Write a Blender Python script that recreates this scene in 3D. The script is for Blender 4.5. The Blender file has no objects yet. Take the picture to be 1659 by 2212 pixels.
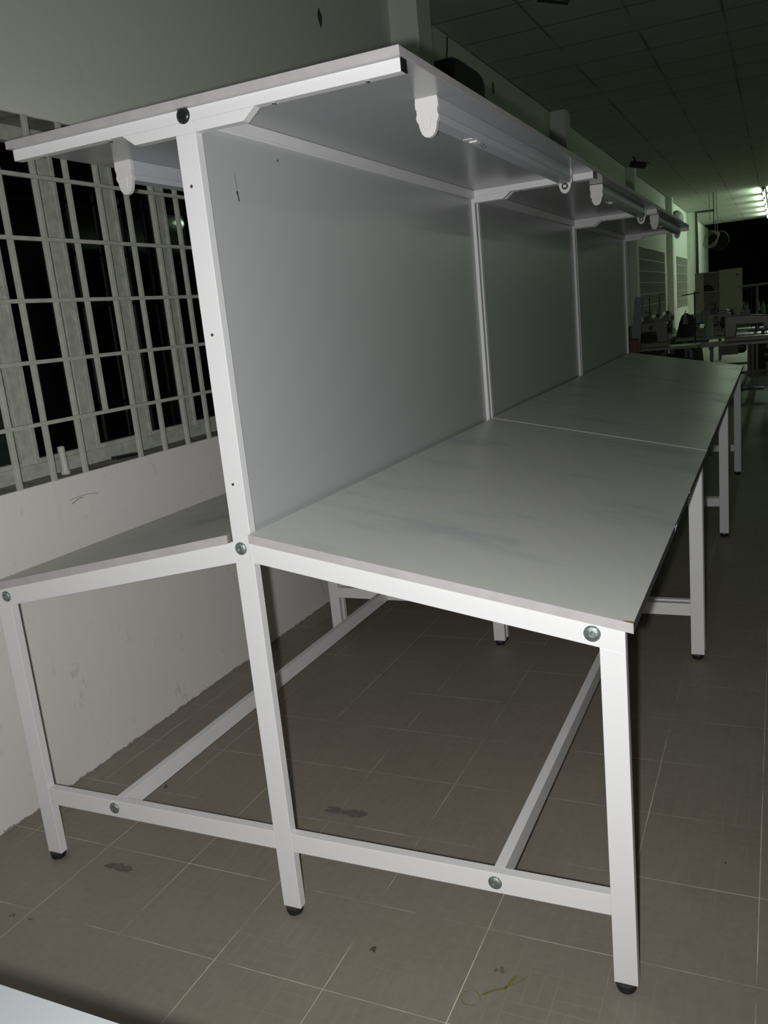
import bpy, bmesh, math, random
from mathutils import Vector, Matrix
random.seed(7)
S = bpy.context.scene
COL = S.collection
PI = math.pi
# ------------------------------------------------------------------ camera
CAM = Vector((1.1105, -1.5672, 1.4433))
RX, ROLL, RZ = 77.3824, -5.6963, 25.5096
F_PX = 1838.4
cam_mat = (Matrix.Rotation(math.radians(RZ), 4, 'Z') @ Matrix.Rotation(math.radians(RX), 4, 'X')
           @ Matrix.Rotation(math.radians(ROLL), 4, 'Z'))
cd = bpy.data.cameras.new('camera'); cam = bpy.data.objects.new('camera', cd); COL.objects.link(cam)
cam.matrix_world = Matrix.Translation(CAM) @ cam_mat
cd.sensor_fit = 'VERTICAL'; cd.sensor_height = 24.0; cd.lens = 24.0 * F_PX / 2212.0
cd.clip_start = 0.02; cd.clip_end = 200
S.camera = cam
# ------------------------------------------------------------------ world + exposure
w = bpy.data.worlds.new('night'); S.world = w; w.use_nodes = True
w.node_tree.nodes['Background'].inputs[0].default_value = (0.8, 1.0, 0.82, 1)
w.node_tree.nodes['Background'].inputs[1].default_value = 0.012
S.view_settings.view_transform = 'Standard'; S.view_settings.look = 'None'
S.view_settings.exposure = 0.0; S.view_settings.gamma = 1.0; S.view_settings.use_curve_mapping = False
# the camera's own flash, just left of and below the lens
FLASH_W = 153.0
fl = bpy.data.lights.new('camera_flash', 'SPOT'); flo = bpy.data.objects.new('camera_flash', fl); COL.objects.link(flo)
fl.energy = FLASH_W; fl.shadow_soft_size = 0.012; fl.spot_size = math.radians(122); fl.spot_blend = 1.0
fl.color = (1.0, 0.995, 0.985)
flo.matrix_world = Matrix.Translation(CAM + cam_mat.to_3x3() @ Vector((-0.042, -0.013, 0.0))) @ cam_mat

# ------------------------------------------------------------------ materials
def mat(name, col, rough=0.5, metal=0.0, spec=0.5, bump=None, noise=None, coat=0.0, emit=None):
    m = bpy.data.materials.new(name); m.use_nodes = True
    nt = m.node_tree; b = nt.nodes['Principled BSDF']
    b.inputs['Base Color'].default_value = (*col, 1); b.inputs['Roughness'].default_value = rough
    b.inputs['Metallic'].default_value = metal; b.inputs['Specular IOR Level'].default_value = spec
    b.inputs['Coat Weight'].default_value = coat
    if emit:
        b.inputs['Emission Color'].default_value = (*emit[0], 1); b.inputs['Emission Strength'].default_value = emit[1]
    tc = nt.nodes.new('ShaderNodeTexCoord')
    if noise:                                   # (scale, amount): gentle colour variation
        n = nt.nodes.new('ShaderNodeTexNoise'); n.inputs['Scale'].default_value = noise[0]
        n.inputs['Detail'].default_value = 6
        nt.links.new(tc.outputs['Object'], n.inputs['Vector'])
        mx = nt.nodes.new('ShaderNodeMix'); mx.data_type = 'RGBA'
        mr = nt.nodes.new('ShaderNodeMapRange'); mr.inputs['From Min'].default_value = .35; mr.inputs['From Max'].default_value = .7
        nt.links.new(n.outputs['Fac'], mr.inputs['Value']); nt.links.new(mr.outputs[0], mx.inputs['Factor'])
        mx.inputs['A'].default_value = (*col, 1); mx.inputs['B'].default_value = (*[c * (1 - noise[1]) for c in col], 1)
        nt.links.new(mx.outputs['Result'], b.inputs['Base Color'])
    if bump:
        n2 = nt.nodes.new('ShaderNodeTexNoise'); n2.inputs['Scale'].default_value = bump[0]; n2.inputs['Detail'].default_value = 3
        nt.links.new(tc.outputs['Object'], n2.inputs['Vector'])
        bp = nt.nodes.new('ShaderNodeBump'); bp.inputs['Strength'].default_value = bump[1]; bp.inputs['Distance'].default_value = 0.002
        nt.links.new(n2.outputs['Fac'], bp.inputs['Height']); nt.links.new(bp.outputs[0], b.inputs['Normal'])
    return m

class NB:                                       # tiny node helper
    def __init__(s, m): s.nt = m.node_tree; s.n = s.nt.nodes; s.l = s.nt.links
    def v(s, x, sock):
        if isinstance(x, (int, float)): sock.default_value = x
        elif isinstance(x, tuple): sock.default_value = x
        else: s.l.new(x, sock)
    def math(s, op, a, b=0.0, c=0.0):
        k = s.n.new('ShaderNodeMath'); k.operation = op; s.v(a, k.inputs[0]); s.v(b, k.inputs[1]); s.v(c, k.inputs[2]); return k.outputs[0]
    def mix(s, f, a, b):
        k = s.n.new('ShaderNodeMix'); k.data_type = 'RGBA'; s.v(f, k.inputs['Factor']); s.v(a, k.inputs['A']); s.v(b, k.inputs['B']); return k.outputs['Result']
    def noise(s, vec, scale, detail=4, rough=.5):
        k = s.n.new('ShaderNodeTexNoise'); s.l.new(vec, k.inputs['Vector']); k.inputs['Scale'].default_value = scale
        k.inputs['Detail'].default_value = detail; k.inputs['Roughness'].default_value = rough; return k.outputs['Fac']
    def ramp(s, x, a, b):
        k = s.n.new('ShaderNodeMapRange'); s.v(x, k.inputs['Value']); k.inputs['From Min'].default_value = a; k.inputs['From Max'].default_value = b; return k.outputs[0]
    def stretch(s, vec, sc):
        k = s.n.new('ShaderNodeMapping'); s.l.new(vec, k.inputs['Vector']); k.inputs['Scale'].default_value = sc; return k.outputs[0]

M = {}
M['white'] = mat('white_powder_coat', (.79, .79, .80), .34, bump=(320, .12))
M['edge'] = mat('lilac_edge_band', (.50, .475, .485), .45, noise=(30, .12))
M['edge_dark'] = mat('dark_board_side', (.16, .15, .165), .5, noise=(40, .3))
M['panel'] = mat('grey_laminate', (.455, .465, .475), .30, bump=(220, .10))
M['shelf'] = mat('grey_shelf_laminate', (.385, .39, .405), .22, bump=(220, .08))
M['plastic'] = mat('white_plastic', (.72, .71, .70), .4)
M['batten'] = mat('grey_white_batten', (.52, .54, .585), .38)
M['rubber'] = mat('black_rubber', (.015, .014, .015), .45)
M['black'] = mat('black_plastic', (.01, .01, .01), .35)
M['zinc'] = mat('zinc_plated_steel', (.40, .45, .45), .42, metal=.75, noise=(260, .6), bump=(500, .5))
M['hole'] = mat('dark_hole', (.05, .04, .045), .8)
M['grime'] = mat('grimy_plaster', (.36, .36, .31), .9, noise=(18, .55), bump=(60, .6))
M['barpaint'] = mat('cream_painted_bar', (.54, .56, .49), .55, noise=(25, .18))
M['frame'] = mat('aged_window_frame', (.50, .52, .46), .6, noise=(30, .28))
M['seam'] = mat('dirt_seam', (.10, .09, .08), .9)
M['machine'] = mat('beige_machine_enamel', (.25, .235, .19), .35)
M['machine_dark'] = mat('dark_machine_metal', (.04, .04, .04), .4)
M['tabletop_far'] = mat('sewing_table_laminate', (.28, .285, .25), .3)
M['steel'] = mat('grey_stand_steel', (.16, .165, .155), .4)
M['locker'] = mat('cream_locker_enamel', (.52, .50, .36), .45)
M['near_top'] = mat('pale_grey_laminate', (.20, .212, .222), .4, noise=(3, .06))
M['near_edge'] = mat('green_glass_edge', (.05, .22, .20), .3)
M['tube'] = mat('lit_tube', (.9, .95, .9), .4, emit=((.76, 1.0, .72), 90.0))
M['tube_dim'] = mat('lit_tube_weaker', (.9, .95, .9), .4, emit=((.76, 1.0, .72), 36.0))
M['dark_zinc'] = mat('blackened_bolt', (.06, .07, .07), .25, metal=.7)
M['red'] = mat('dull_red_paint', (.16, .035, .03), .5)
M['blueboard'] = mat('blue_grey_board', (.25, .28, .31), .6)
M['cable'] = mat('pale_cable', (.5, .5, .45), .5)
M['chrome'] = mat('bright_chrome', (.8, .8, .8), .12, metal=1)
M['cone'] = mat('thread_cone', (.25, .32, .27), .8)
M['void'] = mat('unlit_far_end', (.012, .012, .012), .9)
M['skin_tape'] = mat('brown_tape', (.30, .20, .07), .6)

# desktop laminate: pale greenish grey with bluish cloth-wipe smears
def desk_mat():
    m = mat('desktop_laminate', (.70, .715, .67), .42); k = NB(m); b = k.n['Principled BSDF']
    tc = k.n.new('ShaderNodeTexCoord').outputs['Object']
    n1 = k.ramp(k.noise(k.stretch(tc, (1.6, 4.5, 1)), 1.1, 7, .62), .52, .66)
    n2 = k.noise(tc, 1.3, 2)
    col = k.mix(k.math('MULTIPLY', n1, .75), (.70, .715, .67, 1), (.50, .545, .57, 1))
    col = k.mix(k.math('MULTIPLY', k.ramp(n2, .4, .7), .2), col, (.60, .62, .57, 1))
    k.l.new(col, b.inputs['Base Color'])
    k.l.new(k.math('ADD', .34, k.math('MULTIPLY', n1, .05)), b.inputs['Roughness'])
    return m
M['desk'] = desk_mat()

# painted plaster wall with grime marks (denser low down) and streaks
def wall_mat(name='painted_wall', base=(.87, .845, .81)):
    m = mat(name, base, .75); k = NB(m); b = k.n['Principled BSDF']
    tc = k.n.new('ShaderNodeTexCoord').outputs['Object']
    big = k.ramp(k.noise(tc, 1.1, 5, .6), .42, .75)
    sp = k.ramp(k.noise(k.stretch(tc, (1, 1.6, .8)), 9, 8, .7), .60, .74)
    vst = k.ramp(k.noise(k.stretch(tc, (1, 9, .7)), 3, 4, .6), .62, .8)
    col = k.mix(k.math('MULTIPLY', big, .10), (*base, 1), (.56, .54, .50, 1))
    col = k.mix(k.math('MULTIPLY', sp, .5), col, (.30, .27, .23, 1))
    col = k.mix(k.math('MULTIPLY', vst, .10), col, (.38, .37, .33, 1))
    sz = k.n.new('ShaderNodeSeparateXYZ'); k.l.new(tc, sz.inputs[0])
    up = k.ramp(k.math('ADD', sz.outputs[2], k.math('MULTIPLY', k.noise(tc, 1.2, 3), .3)), 2.15, 2.5)   # blends to a darker, greener tone above the window head
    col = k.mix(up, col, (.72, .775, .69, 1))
    low = k.math('LESS_THAN', k.math('ADD', sz.outputs[2], k.math('MULTIPLY', k.noise(tc, 22, 8, .8), .05)), .030)
    col = k.mix(k.math('MULTIPLY', low, .75), col, (.16, .14, .12, 1))
    scr = k.ramp(k.noise(k.stretch(tc, (1, 30, 5)), 1.3, 5, .7), .66, .72)
    col = k.mix(k.math('MULTIPLY', scr, .22), col, (.32, .29, .26, 1))
    k.l.new(col, b.inputs['Base Color'])
    bp = k.n.new('ShaderNodeBump'); bp.inputs['Strength'].default_value = .25; bp.inputs['Distance'].default_value = .004
    k.l.new(k.noise(tc, 24, 6, .6), bp.inputs['Height']); k.l.new(bp.outputs[0], b.inputs['Normal'])
    return m
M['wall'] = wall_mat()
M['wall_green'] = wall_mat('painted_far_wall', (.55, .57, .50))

# 295 mm floor tiles: faint parquet pattern and thin pale broken grout lines
def floor_mat():
    m = mat('floor_tile', (.2, .18, .155), .42); k = NB(m); b = k.n['Principled BSDF']
    tc = k.n.new('ShaderNodeTexCoord').outputs['Object']
    sx = k.n.new('ShaderNodeSeparateXYZ'); k.l.new(tc, sx.inputs[0]); X, Y = sx.outputs[0], sx.outputs[1]
    P = .295
    u = k.math('DIVIDE', k.math('ADD', X, .107 + 40 * P), P); v = k.math('DIVIDE', k.math('ADD', Y, -.097 + 40 * P), P)
    def line(t, wd):                            # 1 on the line at integers of t
        fr = k.math('FRACT', t); d = k.math('MINIMUM', fr, k.math('SUBTRACT', 1.0, fr))
        return k.math('LESS_THAN', d, wd)
    nz = k.noise(tc, 2.2, 6, .65); nf = k.noise(tc, 45, 3, .6)
    grout = k.math('MAXIMUM', k.math('MULTIPLY', line(u, .0036), k.ramp(k.noise(k.stretch(tc, (1, .6, 1)), 3.1, 5, .7), .44, .60)),
                   k.math('MULTIPLY', line(v, .0036), k.ramp(k.noise(k.stretch(tc, (.6, 1, 1)), 3.7, 5, .7), .42, .62)))
    # parquet: 5 x 5 cells, alternately ruled one way and the other
    u5 = k.math('MULTIPLY', u, 3.0); v5 = k.math('MULTIPLY', v, 3.0)
    par = k.math('MODULO', k.math('ADD', k.math('FLOOR', u5), k.math('FLOOR', v5)), 2.0)
    ul = line(k.math('MULTIPLY', u, 9.0), .045); vl = line(k.math('MULTIPLY', v, 9.0), .045)
    sub = k.math('ADD', k.math('MULTIPLY', par, ul), k.math('MULTIPLY', k.math('SUBTRACT', 1.0, par), vl))
    cell = k.math('MAXIMUM', line(u5, .018), line(v5, .018))
    sub = k.math('MULTIPLY', k.math('MAXIMUM', sub, cell), k.ramp(nz, .40, .70))
    gr = k.noise(k.stretch(tc, (60, 6, 1)), 1.0, 2)
    base = k.mix(k.ramp(nz, .3, .75), (.288, .260, .212, 1), (.228, .204, .166, 1))
    base = k.mix(k.math('MULTIPLY', k.ramp(nf, .35, .7), .25), base, (.17, .135, .115, 1))
    base = k.mix(k.math('MULTIPLY', k.ramp(gr, .45, .7), .18), base, (.31, .285, .235, 1))
    base = k.mix(k.math('MULTIPLY', sub, .23), base, (.42, .40, .31, 1))
    base = k.mix(k.math('MULTIPLY', grout, .85), base, (.74, .73, .63, 1))
    k.l.new(base, b.inputs['Base Color'])
    k.l.new(k.math('ADD', .44, k.math('MULTIPLY', nz, .15)), b.inputs['Roughness'])
    bp = k.n.new('ShaderNodeBump'); bp.inputs['Strength'].default_value = .25; bp.inputs['Distance'].default_value = .001
    k.l.new(k.math('SUBTRACT', 1.0, k.math('MAXIMUM', grout, k.math('MULTIPLY', sub, .5))), bp.inputs['Height']); k.l.new(bp.outputs[0], b.inputs['Normal'])
    return m
M['floor'] = floor_mat()

def ceil_mat():
    m = mat('ceiling_tile', (.55, .57, .52), .8); k = NB(m); b = k.n['Principled BSDF']
    tc = k.n.new('ShaderNodeTexCoord').outputs['Object']
    sx = k.n.new('ShaderNodeSeparateXYZ'); k.l.new(tc, sx.inputs[0])
    u = k.math('DIVIDE', k.math('ADD', sx.outputs[0], .47 + 24), .6); v = k.math('DIVIDE', k.math('ADD', sx.outputs[1], -5.18 + 24.4), .61)
    def line(t, wd):
        fr = k.math('FRACT', t); d = k.math('MINIMUM', fr, k.math('SUBTRACT', 1.0, fr)); return k.math('LESS_THAN', d, wd)
    g = k.math('MAXIMUM', k.math('MULTIPLY', line(u, .018), k.ramp(k.noise(tc, 1.5, 4), .35, .6)), line(v, .016))
    n = k.noise(tc, 2.5, 6, .7)
    col = k.mix(k.math('MULTIPLY', k.ramp(n, .4, .75), .35), (.56, .58, .52, 1), (.40, .41, .37, 1))
    col = k.mix(k.math('MULTIPLY', g, .65), col, (.10, .10, .09, 1))
    k.l.new(col, b.inputs['Base Color'])
    return m
M['ceiling'] = ceil_mat()

def glass_mat():
    m = bpy.data.materials.new('window_glass'); m.use_nodes = True; nt = m.node_tree
    nt.nodes.remove(nt.nodes['Principled BSDF'])
    o = nt.nodes['Material Output']; t = nt.nodes.new('ShaderNodeBsdfTransparent'); g = nt.nodes.new('ShaderNodeBsdfGlossy')
    t.inputs[0].default_value = (.75, .8, .8, 1); g.inputs['Roughness'].default_value = .04
    fr = nt.nodes.new('ShaderNodeFresnel'); fr.inputs[0].default_value = 1.5
    mx = nt.nodes.new('ShaderNodeMixShader'); nt.links.new(fr.outputs[0], mx.inputs[0])
    nt.links.new(t.outputs[0], mx.inputs[1]); nt.links.new(g.outputs[0], mx.inputs[2]); nt.links.new(mx.outputs[0], o.inputs[0])
    return m
M['glass'] = glass_mat()
M['olive_pane'] = mat('olive_opaque_pane', (.13, .13, .085), .35)  # plain opaque olive colour, used instead of glass in the two far windows

# ------------------------------------------------------------------ mesh helpers
class MB:
    def __init__(s): s.v = []; s.f = []; s.mi = []
    def add(s, vs, fs, mi=0):
        o = len(s.v); s.v += [tuple(p) for p in vs]; s.f += [tuple(i + o for i in f) for f in fs]
        s.mi += ([mi] * len(fs) if isinstance(mi, int) else list(mi)); return s
    def box(s, x0, x1, y0, y1, z0, z1, mi=0):
        x0, x1 = sorted((x0, x1)); y0, y1 = sorted((y0, y1)); z0, z1 = sorted((z0, z1))
        vs = [(x0, y0, z0), (x1, y0, z0), (x1, y1, z0), (x0, y1, z0), (x0, y0, z1), (x1, y0, z1), (x1, y1, z1), (x0, y1, z1)]
        return s.add(vs, [(3, 2, 1, 0), (4, 5, 6, 7), (0, 1, 5, 4), (1, 2, 6, 5), (2, 3, 7, 6), (3, 0, 4, 7)], mi)
    def prism(s, poly, a0, a1, axis='y', mi=0, cap=None):
        # poly in the plane of the two other axes: y -> (x,z); x -> (y,z); z -> (x,y)
        def P(p, a): return {'y': (p[0], a, p[1]), 'x': (a, p[0], p[1]), 'z': (p[0], p[1], a)}[axis]
        n = len(poly)
        vs = [P(p, a0) for p in poly] + [P(p, a1) for p in poly]
        fs = [tuple(range(n)), tuple(range(2 * n - 1, n - 1, -1))] + [(i, i + n, (i + 1) % n + n, (i + 1) % n) for i in range(n)]
        c = mi if cap is None else cap
        return s.add(vs, fs, [c, c] + [mi] * n)
    def lathe(s, prof, org, axis=(0, 0, 1), n=24, mi=0):
        q = Vector((0, 0, 1)).rotation_difference(Vector(axis).normalized()); org = Vector(org)
        vs = []
        for r, h in prof:
            for i in range(n):
                a = 2 * PI * i / n; vs.append(org + q @ Vector((r * math.cos(a), r * math.sin(a), h)))
        fs = []
        for j in range(len(prof) - 1):
            for i in range(n):
                fs.append((j * n + i, j * n + (i + 1) % n, (j + 1) * n + (i + 1) % n, (j + 1) * n + i))
        fs.append(tuple(range(n))[::-1]); fs.append(tuple((len(prof) - 1) * n + i for i in range(n)))
        return s.add(vs, fs, mi)
    def tube(s, pts, r, n=8, mi=0):
        pts = [Vector(p) for p in pts]; vs = []; up = Vector((.13, .21, .97))
        for i, p in enumerate(pts):
            t = (pts[min(i + 1, len(pts) - 1)] - pts[max(i - 1, 0)]).normalized()
            a = t.cross(up).normalized(); b = t.cross(a)
            for k in range(n):
                an = 2 * PI * k / n; vs.append(p + r * (math.cos(an) * a + math.sin(an) * b))
        fs = [(i * n + k, i * n + (k + 1) % n, (i + 1) * n + (k + 1) % n, (i + 1) * n + k) for i in range(len(pts) - 1) for k in range(n)]
        fs += [tuple(range(n))[::-1], tuple((len(pts) - 1) * n + k for k in range(n))]
        return s.add(vs, fs, mi)
    def build(s, name, mats, parent=None, bevel=0.0, smooth=False, loc=None):
        me = bpy.data.meshes.new(name); me.from_pydata(s.v, [], s.f)
        if not isinstance(mats, (list, tuple)): mats = [mats]
        for m in mats: me.materials.append(M[m])
        for p, i in zip(me.polygons, s.mi): p.material_index = i; p.use_smooth = smooth
        bm = bmesh.new(); bm.from_mesh(me); bmesh.ops.recalc_face_normals(bm, faces=bm.faces); bm.to_mesh(me); bm.free()
        o = bpy.data.objects.new(name, me); COL.objects.link(o)
        if loc: o.location = loc
        if parent: o.parent = parent
        if bevel:
            b = o.modifiers.new('b', 'BEVEL'); b.width = bevel; b.segments = 2; b.limit_method = 'ANGLE'; b.angle_limit = .6
        if smooth:
            try:
                me.set_sharp_from_angle(angle=math.radians(40))
            except Exception: pass
        return o
def tag(o, label=None, cat=None, group=None, kind=None):
    if label: o['label'] = label
    if cat: o['category'] = cat
    if group: o['group'] = group
    if kind: o['kind'] = kind
    return o
def empty(name, loc, label, cat, group=None, rz=0):
    o = bpy.data.objects.new(name, None); COL.objects.link(o); o.location = loc; o.rotation_euler.z = rz; o.empty_display_size = .1
    return tag(o, label, cat, group)
KIDS = {}
def kids(o): return [c for c in list(COL.objects) if c.parent == o]
def copy_tree(o, parent=None):
    c = o.copy(); COL.objects.link(c); c.parent = parent
    for ch in kids(o): copy_tree(ch, c)
    return c
def struct(o): o['kind'] = 'structure'; return o

# ================================================================== the room
XW = -1.08                                       # face of the window wall
CZ = 3.40
struct(MB().box(XW - .2, 7.0, -4.0, 44, -.1, 0).build('floor', 'floor'))
struct(MB().box(XW - .2, 7.0, -4.0, 28.6, CZ, CZ + .1).build('ceiling', 'ceiling'))
# window wall pierced by the three barred windows: (y0, y1, z0, z1)
WIN = [(-.40, 1.98, 1.03, 2.192), (13.98, 17.95, 1.045, 2.255), (20.2, 22.95, 1.045, 2.245)]
wl = MB(); ys = -4.0
for (a, b_, z0, z1) in WIN:
    wl.box(XW - .2, XW, ys, a, 0, CZ); wl.box(XW - .2, XW, a, b_, 0, z0); wl.box(XW - .2, XW, a, b_, z1, CZ); ys = b_
wl.box(XW - .2, XW, ys, 30.6, 0, CZ)
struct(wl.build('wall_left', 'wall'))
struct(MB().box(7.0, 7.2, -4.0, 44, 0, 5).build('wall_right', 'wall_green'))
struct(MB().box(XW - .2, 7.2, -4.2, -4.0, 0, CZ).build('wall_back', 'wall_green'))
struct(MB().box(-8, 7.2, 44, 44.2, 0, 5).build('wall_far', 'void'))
# grimy reveals round the near window (sill and soffit)
a, b_, z0, z1 = WIN[0]
struct(MB().box(XW - .2, XW - .001, a, b_, z0 - .002, z0 + .002).build('trim_1', 'grime'))
struct(MB().box(XW - .2, XW - .001, a, b_, z1 - .003, z1 + .002).build('trim_2', 'grime'))
# pilasters along the wall
for i, (py, pr) in enumerate([(3.80, .185), (8.0, .16), (13.0, .13), (18.35, .12), (23.05, .21)]):
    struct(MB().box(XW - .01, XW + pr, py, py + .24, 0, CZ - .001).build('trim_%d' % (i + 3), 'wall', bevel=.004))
struct(MB().box(-.88, -.43, 23.0, 23.32, CZ - .03, CZ + .01).build('trim_8', 'black'))
# dark conduit down the last pilaster
o = MB().tube([(-.84, 23.02, 3.36), (-.84, 23.02, 1.2), (-.84, 23.02, .02)], .035, 10).build('conduit_pipe', 'black', smooth=True)
tag(o, 'dark vertical pipe running down the edge of the furthest pillar', 'pipe')

# ---- near window: frame, mullions, panes
def window(n, a, b_, z0, z1, xg, pitch, first, mw):
    root = bpy.data.objects.new('window_%d' % n, None); COL.objects.link(root); struct(root); root.location = (xg, a, z0)
    off = Vector((-xg, -a, -z0))
    def put(mb, name, m, par=root, **k):
        mb.v = [tuple(Vector(p) + off) for p in mb.v]; return mb.build(name, m, par, **k)
    fr = MB(); fr.box(xg - .05, xg + .012, a, b_, z0 + .003, z0 + .052); fr.box(xg - .05, xg + .012, a, b_, z1 - .055, z1 - .004)
    fr.box(xg - .05, xg + .012, a, a + .05, z0 + .052, z1 - .055); fr.box(xg - .05, xg + .012, b_ - .05, b_, z0 + .052, z1 - .055)
    put(fr, 'window_frame', 'frame', bevel=.002)
    ms = []; y = first
    while y < b_ - .1:
        if y > a + .1:
            mu = MB(); mu.box(xg - .04, xg + .006, y - mw / 2, y - mw * .02, z0 + .04, z1 - .05)
            mu.box(xg - .04, xg + .003, y + mw * .02, y + mw / 2, z0 + .04, z1 - .05)
            mu.box(xg - .03, xg + .0, y - mw * .02, y + mw * .02, z0 + .05, z1 - .05, 1)
            mu.box(xg + .002, xg + .009, y + mw * .22, y + mw * .27, z0 + .05, z1 - .05)
            put(mu, 'mullion', ['frame', 'seam'], bevel=.0015)
            ms.append(y)
        y += pitch
    edges = [a + .05] + [e for y in ms for e in (y - mw / 2, y + mw / 2)] + [b_ - .05]
    for i in range(0, len(edges), 2):
        p0, p1 = edges[i], edges[i + 1]
        if p1 - p0 < .03: continue
        sash = MB()
        put(MB().box(xg - .022, xg - .018, p0, p1, z0 + .04, z1 - .05), 'pane', 'glass' if n == 1 else 'olive_pane')
        sash.box(xg - .035, xg + .004, p0, p1, z0 + .045, z0 + .068)
        put(sash, 'sash', 'frame', bevel=.001)
    return root
window(1, *WIN[0], -1.20, .299, .535 - .299 * 3, .077)
window(2, *WIN[1], -1.20, .5, 14.3, .08)
window(3, *WIN[2], -1.20, .5, 20.6, .08)

# ---- window grilles: square painted bars
def grille(a, b_, z0, z1, y0, py, hz, x, label, stub=None, t=.0155, name='window_grille'):
    root = empty(name, (x, a, z0), label, 'window grille')
    hb = MB().box(-t * .35, t * .35, 0, b_ - a - .002, -t * .42, t * .42)
    first = None
    for z in hz:
        if first is None: first = hb.build('horizontal_bar', 'barpaint', root, bevel=.0012); o = first
        else: o = first.copy(); COL.objects.link(o)
        o.parent = root; o.location = (t * .55, .001, z - z0)
    vb = MB().box(-t / 2, t / 2, -t / 2, t / 2, 0.0, z1 - z0 - .002); vf = None
    y = y0
    while y < b_ - .02:
        if y > a + .02:
            if stub is not None and abs(y - stub) < .03:
                o = MB().box(-t / 2, t / 2, -t / 2, t / 2, hz[0] - z0 - .006, z1 - z0 - .002).build('vertical_bar', 'barpaint', root, bevel=.0012)
                o['label'] = 'vertical bar cut off at the lowest crossbar'
            elif vf is None: vf = vb.build('vertical_bar', 'barpaint', root, bevel=.0012); o = vf
            else: o = vf.copy(); COL.objects.link(o); o.parent = root
            o.location = (0, y - a, .001)
        y += py
    return root
grille(*WIN[0], .359 - .1457 * 5, .1457, [1.224, 1.421, 1.614, 1.808, 2.002], XW + .004,
       'cream painted square-bar grille over the dark window beside the nearest workbench', stub=.796)
grille(*WIN[1], 14.1, .15, [1.25, 1.45, 1.65, 1.85, 2.05], XW - .01, 'dim steel bar grille on the middle window seen past the last workbench post')
grille(*WIN[2], 20.3, .15, [1.25, 1.45, 1.65, 1.85, 2.05], XW - .01, 'small dim bar grille on the furthest window near the end pillar')

# ---- marks and small things on the wall and sill
o = MB().lathe([(.0155, 0), (.0165, .006), (.0125, .02), (.0122, .095), (.0105, .096), (.0105, .09)], (-1.135, .617, 1.033), (0, -.03, 1), 16).build('pipe_stub', 'barpaint', smooth=True)
tag(o, 'short white plastic pipe standing upright on the window sill', 'pipe')
k = MB().box(-.018, .018, -.05, .05, 0, .009).box(-.012, .012, .05, .072, .001, .007)
o = k.build('black_clip', 'black', bevel=.002, loc=(-1.155, .945, 1.0335)); o.rotation_euler = (0, 0, -.35)
tag(o, 'small flat black plastic piece lying on the window sill', 'plastic piece')
def stain(name, ax, pts, m, label, t=.0012, loc=(0, 0, 0)):
    k = MB().prism(pts, loc[0], loc[0] + t, ax); o = k.build(name, m); return tag(o, label, 'mark')
def blob(cx, cy, rx, ry, n=14, jit=.3):
    return [(cx + rx * math.cos(2 * PI * i / n) * (1 - jit * random.random()), cy + ry * math.sin(2 * PI * i / n) * (1 - jit * random.random())) for i in range(n)]
M['smudge'] = mat('dark_smudge', (.09, .085, .08), .8, noise=(60, .4))
M['rust'] = mat('rusty_mark', (.14, .11, .08), .8, noise=(60, .5))
M['yellow'] = mat('yellow_glue_mark', (.20, .17, .05), .6)
M['greysmudge'] = mat('grey_tyre_smudge', (.17, .155, .135), .7, noise=(90, .35))
M['ink'] = mat('ink', (.08, .08, .16), .6)
stain('wall_stain', 'x', [(2.839, 3.065), (2.87, 3.03), (2.862, 3.0), (2.845, 2.965), (2.825, 3.0), (2.818, 3.03)], 'smudge', 'dark diamond-shaped mark high on the wall above the window', loc=(XW,))
ink = MB()
ink.tube([(XW + .001, .565, .937), (XW + .001, .585, .945), (XW + .001, .60, .949), (XW + .001, .62, .950)], .0009, 5)
ink.tube([(XW + .001, .555, .952), (XW + .001, .60, .956), (XW + .001, .645, .955), (XW + .001, .69, .948)], .0007, 5)
tag(ink.build('pen_scribble', 'ink'), 'thin blue pen scribble on the wall just under the window sill', 'mark')

def floor_mark(cx, cy, rx, ry, m, label, n=9, spread=.6, z=.0006):
    k = MB()
    for i in range(n):
        k.prism(blob(cx + random.uniform(-rx, rx) * spread, cy + random.uniform(-ry, ry) * spread, rx * random.uniform(.2, .5), ry * random.uniform(.25, .6), 11, .5), .0, z + .00006 * i, 'z')
    tag(k.build('floor_stain', m), label, 'floor stain')
floor_mark(.248, -.048, .013, .011, 'smudge', 'small black spot on the floor tiles below the lower crossbar')
floor_mark(.546, -.022, .016, .012, 'greysmudge', 'faint grey speckled spot on the floor beside the yellow mark', 7)
floor_mark(-.59, .02, .055, .018, 'greysmudge', 'long grey scuff on the floor between the left and middle feet', 14)
floor_mark(-.075, .45, .085, .022, 'greysmudge', 'wide grey scuff on the floor under the bench', 18)
floor_mark(-.737, -.232, .012, .012, 'greysmudge', 'round dark spot on the floor near the left edge of the picture', 6)
floor_mark(-.677, -.227, .009, .006, 'smudge', 'tiny black spot on the floor right of the round dark spot', 4)
floor_mark(-.747, .422, .016, .012, 'smudge', 'black spot on the floor beside the left lower rail', 5)
floor_mark(.992, .508, .008, .006, 'smudge', 'tiny black fleck on the open floor right of the benches', 3)
g = MB(); zt = .0008
g.tube([(.585, -.028, zt), (.578, -.055, zt), (.572, -.071, zt), (.55, -.085, zt), (.532, -.103, zt)], .0035, 5)
g.tube([(.612, -.020, zt), (.595, -.045, zt), (.572, -.071, zt)], .0012, 5)
g.tube([(.51 + .021 * math.cos(t * .5), -.118 + .021 * math.sin(t * .5), zt) for t in range(0, 12)], .0012, 5)
g.v = [(x, y, max(0, min(z, .001))) for x, y, z in g.v]
tag(g.build('glue_mark', 'yellow'), 'yellowish curly glue mark on the floor near the right foot', 'floor stain')

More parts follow.
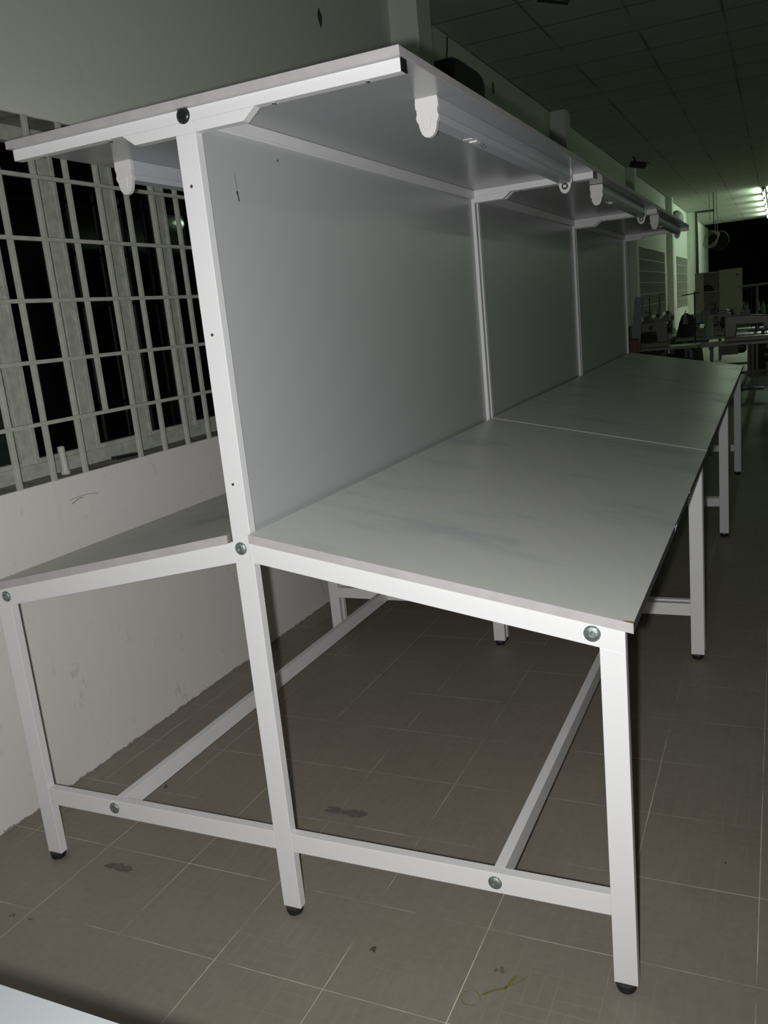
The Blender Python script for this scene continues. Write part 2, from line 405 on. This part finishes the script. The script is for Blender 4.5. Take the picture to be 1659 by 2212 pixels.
# ================================================================== workbenches
W, WL, T, D = .8458, .8371, .0500, .0247        # right / left half widths, tube 50 x 25
H1, HS, HL = .9874, .8260, .8295                # beam top at the middle, at the right and left ends
PX0, PX1 = -.0290, .0212                        # middle post
L = 1.8597; REAR = L - .0423                     # bay pitch, front face of a rear frame
S1 = 1.9046; TSH = .0171; SX = .4846; SSX = .4901; G = .0134; TD = .0206
def zr(x): return H1 + (HS - H1) * x / W
def zl(x): return H1 + (HL - H1) * -x / WL
TV = .0511
def bolt(par, x, y, z, r=.0148, back=False, m='zinc'):
    s = 1 if back else -1
    k = MB().lathe([(r, 0), (r, .0015), (r * .95, .0030), (r * .74, .0050), (r * .45, .0058), (r * .42, .0030), (.0004, .0028)], (x, y, z), (0, s, 0), 26)
    k.lathe([(r * 1.06, 0), (r * 1.06, .001)], (x, y, z), (0, s, 0), 26)
    return k.build('bolt', m, par, smooth=True)
def foot(par, x, y):
    return MB().lathe([(.0150, 0), (.0195, .003), (.0215, .009), (.0222, .0165), (.0215, .0200), (.008, .0203)], (x + .001, y - .002, 0), (0, 0, 1), 28).build('foot', 'rubber', par, smooth=True)
def frame(root, y, rear):
    """one welded end frame: legs, post, crossbar, sloping beams, shelf beam, bracket"""
    y1 = y + D; zb = .020
    lr = MB().prism([(W - T, zb), (W, zb), (W, zr(W) - TV * .98), (W - T, zr(W - T) - TV * .98)], y, y1).build('leg', 'white', root, bevel=.0014)
    ll = MB().prism([(-WL, zb), (-WL + T, zb), (-WL + T, zl(-WL + T) - TV * .98), (-WL, zl(-WL) - TV * .98)], y, y1).build('leg', 'white', root, bevel=.0014)
    po = MB().box(PX0, PX1, y, y1, zb, 1.8575).build('center_post', 'white', root, bevel=.0014)
    br = MB().prism([(PX1, zr(PX1) - TV), (W, zr(W) - TV), (W, zr(W)), (PX1, zr(PX1))], y, y1).build('sloping_beam', 'white', root, bevel=.0012)
    bl = MB().prism([(PX0, zl(PX0) - TV), (-WL, zl(-WL) - TV), (-WL, zl(-WL)), (PX0, zl(PX0))], y, y1).build('sloping_beam', 'white', root, bevel=.0012)
    c1 = MB().box(PX1, W - T, y, y1, .1832, .2330).build('crossbar', 'white', root, bevel=.0012)
    c2 = MB().box(-WL + T, PX0, y, y1, .1832, .2330).build('crossbar', 'white', root, bevel=.0012)
    sb = MB().box(-SX, SX, y, y1, S1 - .0240, S1).build('shelf_beam', 'white', root, bevel=.0012)
    gz = S1 - .0240
    MB().prism([(-.168, gz), (-.138, 1.8575), (.137, 1.8575), (.168, gz)], y, y1).build('bracket', 'white', root, bevel=.0014)
    for s in (-1, 1):
        MB().box(s * SX, s * (SX + .003), y + .0005, y1 - .0005, S1 - .0236, S1 - .0006).build('end_cap', 'black', sb)
    for x in (-.409, -.211, .205, .411):
        MB().lathe([(.0052, 0), (.0058, .002), (.004, .0042), (.0015, .0044)], (x, y + .0125, gz + .0005), (0, 0, -1), 12).build('screw', 'chrome', sb, smooth=True)
    for par, x in ((lr, W - T / 2 - .002), (ll, -WL + T / 2), (po, (PX0 + PX1) / 2)): foot(par, x, y + D / 2)
    yb, bk = (y1, True) if rear else (y, False)
    if not rear:
        bolt(br, .783, yb, .8128, .0160, bk); bolt(bl, -.797, yb, .813, .0145, bk); bolt(po, -.0085, yb, .9665, .0145, bk)
        bolt(c1, .544, yb, .2085, .0150, bk); bolt(c2, -.546, yb, .2105, .0150, bk); bolt(sb, -.003, yb, 1.8925, .0155, bk, 'dark_zinc')
        for z in (1.755, 1.449, 1.117):
            MB().lathe([(.0034, 0), (.0034, .0006)], (-.0065, y, z), (0, -1, 0), 14).build('screw_hole', 'hole', po)
def workbench(y0, dx, label):
    root = empty('workbench', (dx, y0, 0), label, 'workbench', 'double-sided white steel workbenches in the row')
    frame(root, 0, False); frame(root, REAR, True)
    yb = REAR
    for x in (.549, -.541): MB().box(x - .0125, x + .0125, D, yb, .1832, .2325).build('lower_rail', 'white', root, bevel=.0012)
    MB().box(-.025, .0235, D, yb, S1 - .0260, S1 - .0004).box(-.0225, .0215, D, yb, S1 - .0325, S1 - .0260).build('top_rail', 'white', root, bevel=.0012)
    MB().box(-.0105, .0085, D, yb, .955, S1 - .0325).build('back_panel', 'panel', root, bevel=.0006)
    yA, yB = -G, L - G - .0025
    def board(name, poly, m, ed):               # poly in (x,z): first two points are the underside
        k = MB(); n = len(poly)
        vs = [(p[0], yA, p[1]) for p in poly] + [(p[0], yB, p[1]) for p in poly]
        k.add(vs, [(0, 1, 2, 3), (7, 6, 5, 4)], 1)
        fs = [(i, i + n, (i + 1) % n + n, (i + 1) % n) for i in range(n)]
        k.add(vs, fs, [0, 2, 0, 2]); return k.build(name, [m, 'edge', ed], root, bevel=.0011)
    x0, x1 = .0242, .8638
    board('desktop', [(x0, zr(x0)), (x1, zr(x1)), (x1, zr(x1) + TD), (x0, zr(x0) + TD)], 'desk', 'edge_dark')
    x0, x1 = -.0320, -.8560
    board('desktop', [(x0, zl(x0)), (x1, zl(x1)), (x1, zl(x1) + TD), (x0, zl(x0) + TD)], 'desk', 'edge_dark')
    board('shelf', [(-SSX, S1), (SSX, S1), (SSX, S1 + TSH), (-SSX, S1 + TSH)], 'shelf', 'edge')
    return root
b0 = workbench(0, 0, 'nearest double-sided white steel workbench, its end frame bolted and facing the viewer')
b1 = workbench(L, 0, 'middle white steel workbench of the row of three'); b1.location.z = .0016
b2 = workbench(2 * L, 0, 'furthest white steel workbench of the row, next to the sewing machines')
# wear on the nearest bench
desks = [c for c in kids(b0) if c.name.startswith('desktop')]
MB().prism([(.842, -.0137), (.8642, -.0137), (.8642, -.004), (.852, -.0065)], 0, .0004, 'z').build('worn_corner', 'skin_tape', desks[0], loc=(0, 0, zr(.8642) + TD + .0003)).rotation_euler = (0, math.atan((H1 - HS) / W) * 1.0, 0)
for c in kids(desks[0]):
    if c.name.startswith('worn'):
        c.location = (.0, 0, 0)
        c.rotation_euler = (0, 0, 0)
        me = c.data
        for v in me.vertices: v.co.z = v.co.z + zr(v.co.x) + TD + .0002
chips = MB()
for (y, n) in ((.74, 9), (1.12, 5)):
    for i in range(n):
        yy = y + random.uniform(-.03, .03); zz = zr(.8638) + random.uniform(.008, .019); s = random.uniform(.0015, .004)
        chips.box(.8636, .8644, yy - s, yy + s, zz - s * .6, zz + s * .6)
chips.build('edge_chips', 'white', desks[0])
MB().box(-.0335, -.0318, -.0137, -.0125, .982, 1.002).build('worn_corner', 'skin_tape', desks[1])
# dried drip and specks on the nearest back panel
pn = [c for c in kids(b0) if c.name.startswith('back_panel')][0]
k = MB(); X = .0088
k.tube([(X, .146, 1.795), (X, .147, 1.775), (X, .1475, 1.757)], .0006, 5)
k.prism(blob(.1475, 1.752, .005, .007, 10, .4), X - .0004, X + .0006, 'x').prism(blob(.150, 1.741, .003, .008, 10, .4), X - .0004, X + .0006, 'x')
k.prism(blob(.343, 1.843, .0025, .004, 8, .3), X - .0004, X + .0006, 'x')
k.build('dried_splash', 'smudge', pn)

# ================================================================== bare tube light fittings under the shelves
def fitting(x, y0, y1, label):
    root = empty('light_fitting', (x, y0, S1), label, 'light fitting', 'empty tube light fittings under the shelves')
    Lf = y1 - y0; hw = .0255
    body = MB().prism([(-.0225, 0), (.0225, 0), (.0225, -.0335), (.0240, -.0350), (.0225, -.0365), (.0190, -.0480), (-.0190, -.0480), (-.0225, -.0365), (-.0240, -.0350), (-.0225, -.0335)], .012, Lf - .012, 'y')
    bo = body.build('batten_body', 'batten', root, bevel=.0012)
    MB().box(-.012, .012, .27, .315, -.0495, -.045).box(-.006, .014, .30, .33, -.053, -.045).build('starter_socket', 'plastic', bo, bevel=.001)
    MB().tube([(.008, .36, -.047), (.012, .385, -.055), (.004, .392, -.056), (-.002, .37, -.047)], .0008, 5).build('loose_wire', 'chrome', bo)
    MB().tube([(-.016, 1.06 * Lf / 1.36, -.0465), (.018, 1.06 * Lf / 1.36 + .004, -.0465)], .0008, 5).build('wire_clip', 'chrome', bo)
    half = [(0, 0), (.0012, -.012), (.0012, -.019), (-.0012, -.026), (-.0012, -.033), (.0010, -.040), (-.0008, -.047), (-.0042, -.052), (-.0052, -.059), (-.0075, -.067), (-.0110, -.0745), (-.0165, -.0800)]
    out = [(hw + a_, b) for a_, b in half] + [(0, -.0828)] + [(-hw - a_, b) for a_, b in half[::-1]]
    for ya, yb, inner in ((0, .0135, 1), (Lf - .0135, Lf, -1)):
        h = MB().prism(out, ya, yb, 'y').build('lamp_holder', 'plastic', root, bevel=.0007)
        yo = ya if inner == 1 else yb
        MB().tube([(-.013, yo - inner * .0004, -.046), (-.009, yo - inner * .0004, -.061), (0, yo - inner * .0004, -.069), (.006, yo - inner * .0004, -.064), (.009, yo - inner * .0004, -.040)], .0011, 5).build('moulded_line', 'plastic', h, smooth=True)
        yi = yb if inner == 1 else ya
        MB().lathe([(.0115, 0), (.0115, .002), (.008, .002), (.0078, .0004)], (0, yi, -.058), (0, inner, 0), 22).build('tube_socket', 'hole', h)
        MB().box(-.0055, .0055, yi, yi + inner * .003, -.0625, -.0535).build('socket_rotor', 'plastic', h)
    return root
names = ['nearest bench, facing the aisle', 'middle bench, facing the aisle', 'furthest bench, facing the aisle']
for i in range(3):
    fitting(.4145 + (.007 if i else 0), i * L + .306 + (.05 if i else 0), i * L + 1.665, 'empty white tube light fitting under the shelf of the ' + names[i])
fitting(-.4155, .288, 1.64, 'empty white tube light fitting under the shelf on the window side of the nearest bench')

# ================================================================== the pale table in the near left corner
t = empty('side_table', (.1, -1.62, 0), 'pale grey table top with a thin green edge in the bottom left corner', 'table')
zt = .90
MB().box(-.75, .66, -.46, .4830, zt - .018, zt - .002).build('table_board', 'near_edge', t)
MB().box(-.75, .66, -.46, .4818, zt - .002, zt).build('table_top', 'near_top', t)
for x in (-.70, .60):
    for y in (-.42, .42): MB().box(x - .02, x + .02, y - .02, y + .02, 0, zt - .018).build('leg', 'white', t, bevel=.001)

# ================================================================== ceiling and wall hardware
def cctv(loc, yaw, s, label, pitch=.25):
    r = empty('security_camera', loc, label, 'security camera', rz=yaw)
    b = MB().box(-.14 * s, .12 * s, -.045 * s, .045 * s, -.045 * s, .040 * s).box(-.12 * s, .16 * s, -.052 * s, .052 * s, .040 * s, .050 * s).build('camera_body', 'black', r, bevel=.008 * s)
    b.rotation_euler = (0, pitch, 0); b.location = (0, 0, -.14 * s)
    MB().lathe([(.03 * s, 0), (.03 * s, .012 * s), (.02 * s, .012 * s), (.018 * s, .006 * s)], (.12 * s, 0, 0), (1, 0, 0), 20).build('lens', 'chrome', b, smooth=True)
    MB().tube([(-.06 * s, 0, -.12 * s), (-.06 * s, 0, -.03 * s), (-.09 * s, 0, 0)], .014 * s, 10).build('mount', 'black', r, smooth=True)
    return r
cctv((-.16, 4.28, 3.40), .25, .75, 'black camera hanging from the ceiling at the top edge of the picture')
cctv((-.74, 12.0, 3.398), 0, .9, 'black security camera on an arm at the third wall pillar')
# dark rounded housing on the wall, half hidden by the shelf
k = MB()
n = 18; prof = []
for i in range(n):
    a_ = 2 * PI * i / n; c, s_ = math.cos(a_), math.sin(a_)
    prof.append((4.84 + .38 * (abs(c) ** .35) * (1 if c > 0 else -1), 2.97 + .205 * (abs(s_) ** .35) * (1 if s_ > 0 else -1)))
k.prism(prof, XW, XW + .16, 'x')
tag(k.build('wall_speaker', 'black', bevel=.03), 'black rounded box on the wall rising behind the shelf edge', 'wall box')
o = MB().tube([(XW + .004, 4.86, 3.39), (XW + .004, 4.84, 3.3), (XW + .004, 4.78, 3.15)], .006, 6).build('hanging_wire', 'machine_dark')
tag(o, 'thin dark wire running down the wall to the black rounded box', 'wire')
o = MB().tube([(XW + .006, 4.44 + .022 * math.cos(i * .5), 3.25 + .055 * math.sin(i * .5)) for i in range(13)], .008, 6).build('wall_hook', 'steel', smooth=True)
tag(o, 'small metal ring hook high on the wall beside the first pillar', 'hook')
for (y, z, lb) in ((5.95, 3.25, 'small rusty nail mark on the wall band right of the black box'), (8.95, 3.2, 'short dark hook mark on the wall band past the second pillar')):
    stain('wall_nail', 'x', blob(y, z, .02, .05, 10, .3), 'rust', lb, t=.01, loc=(XW,))
# cable coil hanging at the far end
k = MB()
for j in range(4):
    k.tube([(-.17 + (.13 + .01 * j) * math.cos(i * PI / 10), 18.0 + .03 * j + .02 * math.sin(i), 2.42 + (.17 - .012 * j) * math.sin(i * PI / 10 + .25 * j)) for i in range(21)], .006, 5)
k.tube([(-.05, 18, 2.48), (-.04, 18, 2.75), (-.06, 18, 3.1), (-.06, 18, 3.39)], .007, 5); k.tube([(-.09, 18, 2.5), (-.08, 18, 2.8), (-.19, 18, 2.82), (-.2, 18, 3.39)], .006, 5)
tag(k.build('cable_coil', 'cable'), 'coil of pale cable hanging from the ceiling before the dark end', 'cable')
o = MB().lathe([(.02, -.05), (.19, -.05), (.20, 0), (.19, .05), (.02, .05)], (-.04, 18.6, 2.40), (.1, 1, 0), 24)
o.tube([(-.15, 18.6, 2.5), (-.15, 18.6, 3.39)], .008, 8)
tag(o.build('ceiling_fan', 'void', smooth=True), 'round black fan hanging behind the pale cable coil', 'fan')
# small wall fan on the bright far wall
k = MB().lathe([(.02, 0), (.16, .0), (.17, .04), (.14, .09), (.02, .1)], (XW + .14, 18.9, 2.98), (1, -.8, .1), 20); k.box(XW, XW + .16, 18.88, 18.92, 2.86, 2.92)
tag(k.build('wall_fan', 'steel', smooth=True), 'small grey fan on the far wall just above the shelf end', 'fan')

# ================================================================== lit tube lights at the far end
for i, y in enumerate((19.7, 21.5, 23.3, 25.1, 26.9)):
    r = empty('tube_light', (.80, y, CZ), ['nearest lit tube light of the glowing ceiling row', 'second lit tube light of the glowing ceiling row', 'third lit tube light of the glowing ceiling row',
               'fourth lit tube light of the glowing ceiling row', 'furthest lit tube light of the glowing ceiling row'][i], 'ceiling light', 'lit tube lights on the far ceiling')
    MB().box(-.025, .025, -.62, .62, -.05, 0).build('batten_body', 'steel', r)
    MB().lathe([(.016, 0), (.016, 1.2)], (0, -.6, -.075), (0, 1, 0), 12).build('tube', 'tube', r, smooth=True)
    for s in (-1, 1): MB().box(-.02, .02, s * .6, s * .62, -.1, -.04).build('lamp_holder', 'plastic', r)

for i, y in enumerate((11.0, 14.5, 18.0, 21.5)):
    r = empty('tube_light', (5.4, y, CZ), ['first', 'second', 'third', 'last'][i] + ' lit tube light, counted from the front, of the ceiling row at far right', 'ceiling light', 'lit tube lights of the second row')
    MB().box(-.025, .025, -.62, .62, -.05, 0).build('batten_body', 'steel', r)
    MB().lathe([(.016, 0), (.016, 1.2)], (0, -.6, -.075), (0, 1, 0), 12).build('tube', 'tube_dim', r, smooth=True)

# ================================================================== sewing stations at the far end
def sewing_table():
    r = empty('sewing_table', (0, 0, 0), 'x', 'sewing table', 'dim sewing tables beyond the workbenches')
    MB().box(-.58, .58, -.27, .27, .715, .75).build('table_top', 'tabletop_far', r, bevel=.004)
    for s in (-1, 1):
        MB().box(s * .46 - .02, s * .46 + .02, -.2, .2, .0, .04).box(s * .46 - .02, s * .46 + .02, -.04, .04, .04, .68).box(s * .46 - .02, s * .46 + .02, -.22, .22, .68, .715).build('leg', 'steel', r, bevel=.002)
    MB().box(-.44, .44, -.015, .015, .16, .20).build('stretcher', 'steel', r)
    MB().box(-.16, .16, -.16, .14, .13, .15).build('treadle', 'machine_dark', r)
    MB().lathe([(.06, 0), (.09, .02), (.09, .2), (.05, .24)], (.14, .0, .56), (1, 0, 0), 16).box(.2, .26, -.03, .03, .6, .715).build('motor', 'machine_dark', r, smooth=True)
    MB().box(-.34, -.14, -.2, .0, .60, .715).build('drawer', 'machine_dark', r)
    st = MB().tube([(.50, .2, .75), (.50, .2, 1.42)], .009, 8).tube([(.34, .2, 1.38), (.56, .2, 1.40)], .007, 6).tube([(.36, .2, 1.0), (.62, .2, 1.0)], .007, 6).build('thread_stand', 'machine_dark', r)
    for x in (.38, .60):
        MB().lathe([(.035, 0), (.018, .14), (.006, .15)], (x, .2, 1.008), (0, 0, 1), 14).build('thread_cone', 'cone', st, smooth=True)
        MB().lathe([(.008, 0), (.008, .02)], (x, .2, 1.165), (0, 0, 1), 8).build('cone_pin', 'chrome', st)
    return r
def sewing_machine():
    r = empty('sewing_machine', (0, 0, 0), 'x', 'sewing machine', 'dim sewing machines beyond the workbenches')
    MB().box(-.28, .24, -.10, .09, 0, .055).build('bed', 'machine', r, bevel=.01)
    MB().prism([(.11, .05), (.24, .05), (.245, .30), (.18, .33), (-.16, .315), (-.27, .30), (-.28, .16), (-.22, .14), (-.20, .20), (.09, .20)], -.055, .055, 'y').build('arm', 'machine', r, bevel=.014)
    MB().lathe([(.02, 0), (.075, .005), (.08, .03), (.045, .045)], (.245, 0, .25), (1, 0, 0), 20).build('handwheel', 'machine_dark', r, smooth=True)
    MB().tube([(-.245, 0, .15), (-.245, 0, .055)], .006, 8).build('needle_bar', 'chrome', r)
    MB().box(-.262, -.228, -.012, .012, .054, .064).build('presser_foot', 'chrome', r)
    MB().lathe([(.03, 0), (.034, .01)], (.03, -.056, .255), (0, -1, 0), 16).build('stitch_dial', 'machine_dark', r, smooth=True)
    MB().box(-.06, .06, -.03, .03, .32, .37).tube([(0, 0, .36), (.02, 0, .45), (-.05, 0, .46)], .006, 6).build('thread_guide', 'machine_dark', r)
    return r
spots = [(-.40, 10.45, 0, 'at the left end of the nearest sewing row'), (.78, 10.38, 0, 'in the nearest sewing row at the right edge of the picture'),
         (-.68, 11.9, PI / 2, 'against the wall, first behind the nearest sewing row'), (-.68, 13.3, PI / 2, 'against the wall, second behind the nearest sewing row'), (-.68, 14.7, PI / 2, 'against the wall, furthest of the wall column'),
         (.30, 12.2, 0, 'in the second row, in front of the open locker'), (1.5, 12.2, 0, 'in the second row, far right'), (.2, 13.9, 0, 'in the third row, just before the open locker'), (1.4, 13.9, 0, 'in the third row, at the right edge')]
for i, (x, y, rz, where) in enumerate(spots):
    if i == 0: tb, mc = sewing_table(), sewing_machine(); T0, M0 = tb, mc
    else: tb, mc = copy_tree(T0), copy_tree(M0)
    tb.location = (x, y, 0); tb.rotation_euler.z = rz; tb['label'] = 'dim grey sewing table ' + where
    c, s = math.cos(rz), math.sin(rz)
    mc.location = (x - .06 * c, y - .06 * s, .75); mc.rotation_euler.z = rz + (PI if i in (1,) else 0); mc['label'] = 'beige sewing machine ' + where
# bags and cloth piles among the machines
def heap(cx, cy, z, rx, ry, h, m, label, name='cloth_heap', seed=1):
    rnd = random.Random(seed); k = MB(); n, r = 16, 6; vs = []
    for j in range(r + 1):
        t = j / r; rad = math.cos(t * PI / 2) ** .7
        for i in range(n):
            a_ = 2 * PI * i / n; q = 1 + rnd.uniform(-.13, .13)
            vs.append((cx + rx * rad * q * math.cos(a_), cy + ry * rad * q * math.sin(a_), z + h * math.sin(t * PI / 2) * (1 + rnd.uniform(-.06, .06) * (j > 0))))
    fs = [(j * n + i, j * n + (i + 1) % n, (j + 1) * n + (i + 1) % n, (j + 1) * n + i) for j in range(r) for i in range(n)] + [tuple(range(n))[::-1], tuple(r * n + i for i in range(n))]
    k.add(vs, fs); o = k.build(name, m, smooth=True); tag(o, label, 'cloth heap'); return o
M['pale_cloth'] = mat('pale_green_cloth', (.40, .50, .38), .9)
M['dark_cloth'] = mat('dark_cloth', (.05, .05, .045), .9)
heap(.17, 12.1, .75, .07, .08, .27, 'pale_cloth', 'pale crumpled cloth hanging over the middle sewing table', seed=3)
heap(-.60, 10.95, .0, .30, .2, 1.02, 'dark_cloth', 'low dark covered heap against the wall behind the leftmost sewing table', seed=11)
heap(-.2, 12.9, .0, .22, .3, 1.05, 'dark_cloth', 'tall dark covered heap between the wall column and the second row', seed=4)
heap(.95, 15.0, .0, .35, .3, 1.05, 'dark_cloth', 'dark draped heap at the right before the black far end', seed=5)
# things leaning at the end of the last bench
k = MB().box(-.06, .06, -.05, .05, 0, 1.02)
o = k.build('red_post', 'red', bevel=.01, loc=(-.235, 7.5, 0)); tag(o, 'dull red upright box standing behind the last workbench post', 'box')
k = MB().prism([(-.06, 0), (.06, 0), (.17, 1.42), (.09, 1.42)], -.012, .012, 'y')
o = k.build('leaning_board', 'blueboard', loc=(-.36, 7.95, 0)); tag(o, 'blue-grey board leaning behind the last workbench post', 'board')

# open metal locker on a stand, facing the viewer
r = empty('metal_locker', (0, 17.0, 0), 'cream metal locker with its door swung open, standing beyond the sewing rows', 'locker')
zb, zt2 = .88, 1.75
lx0, lx1 = -.41, .06
MB().box(lx0, lx0 + .02, 0, .4, zb, zt2).box(lx1 - .02, lx1, 0, .4, zb, zt2).box(lx0, lx1, 0, .4, zt2 - .02, zt2).box(lx0, lx1, 0, .4, zb, zb + .02).box(lx0, lx1, .38, .4, zb, zt2).box(lx0, lx1, .02, .38, 1.36, 1.38).box(lx0, lx0 + .16, -.01, .0, zb, zt2).build('body', 'locker', r)
d = MB().box(0, .42, -.01, .01, zb, zt2 + .02).build('door', 'locker', r, loc=(lx1 - .02, -.01, 0)); d.rotation_euler.z = -.12
MB().lathe([(.018, 0), (.018, .03)], (.34, -.01, 1.65), (0, -1, 0), 10).build('handle', 'machine_dark', d)
for x in (lx0 + .03, lx1 - .03):
    for y in (.03, .37): MB().box(x - .02, x + .02, y - .02, y + .02, 0, zb).build('leg', 'steel', r)
heap(-.2, 17.12, 1.38, .13, .1, .12, 'dark_cloth', 'dark bundle lying on the shelf inside the open locker', seed=8)

# pale overhead rail at the right edge
r = empty('thread_rail', (1.3, 13.2, 0), 'pale raised rail on a post crossing behind the right sewing machines', 'rail')
MB().box(-.75, .6, -.04, .04, 1.42, 1.45).build('rail', 'tabletop_far', r).rotation_euler = (0, -.02, .18)
for x in (-.5, .5): MB().box(x - .02, x + .02, -.02, .02, 0, 1.42).build('post', 'steel', r)
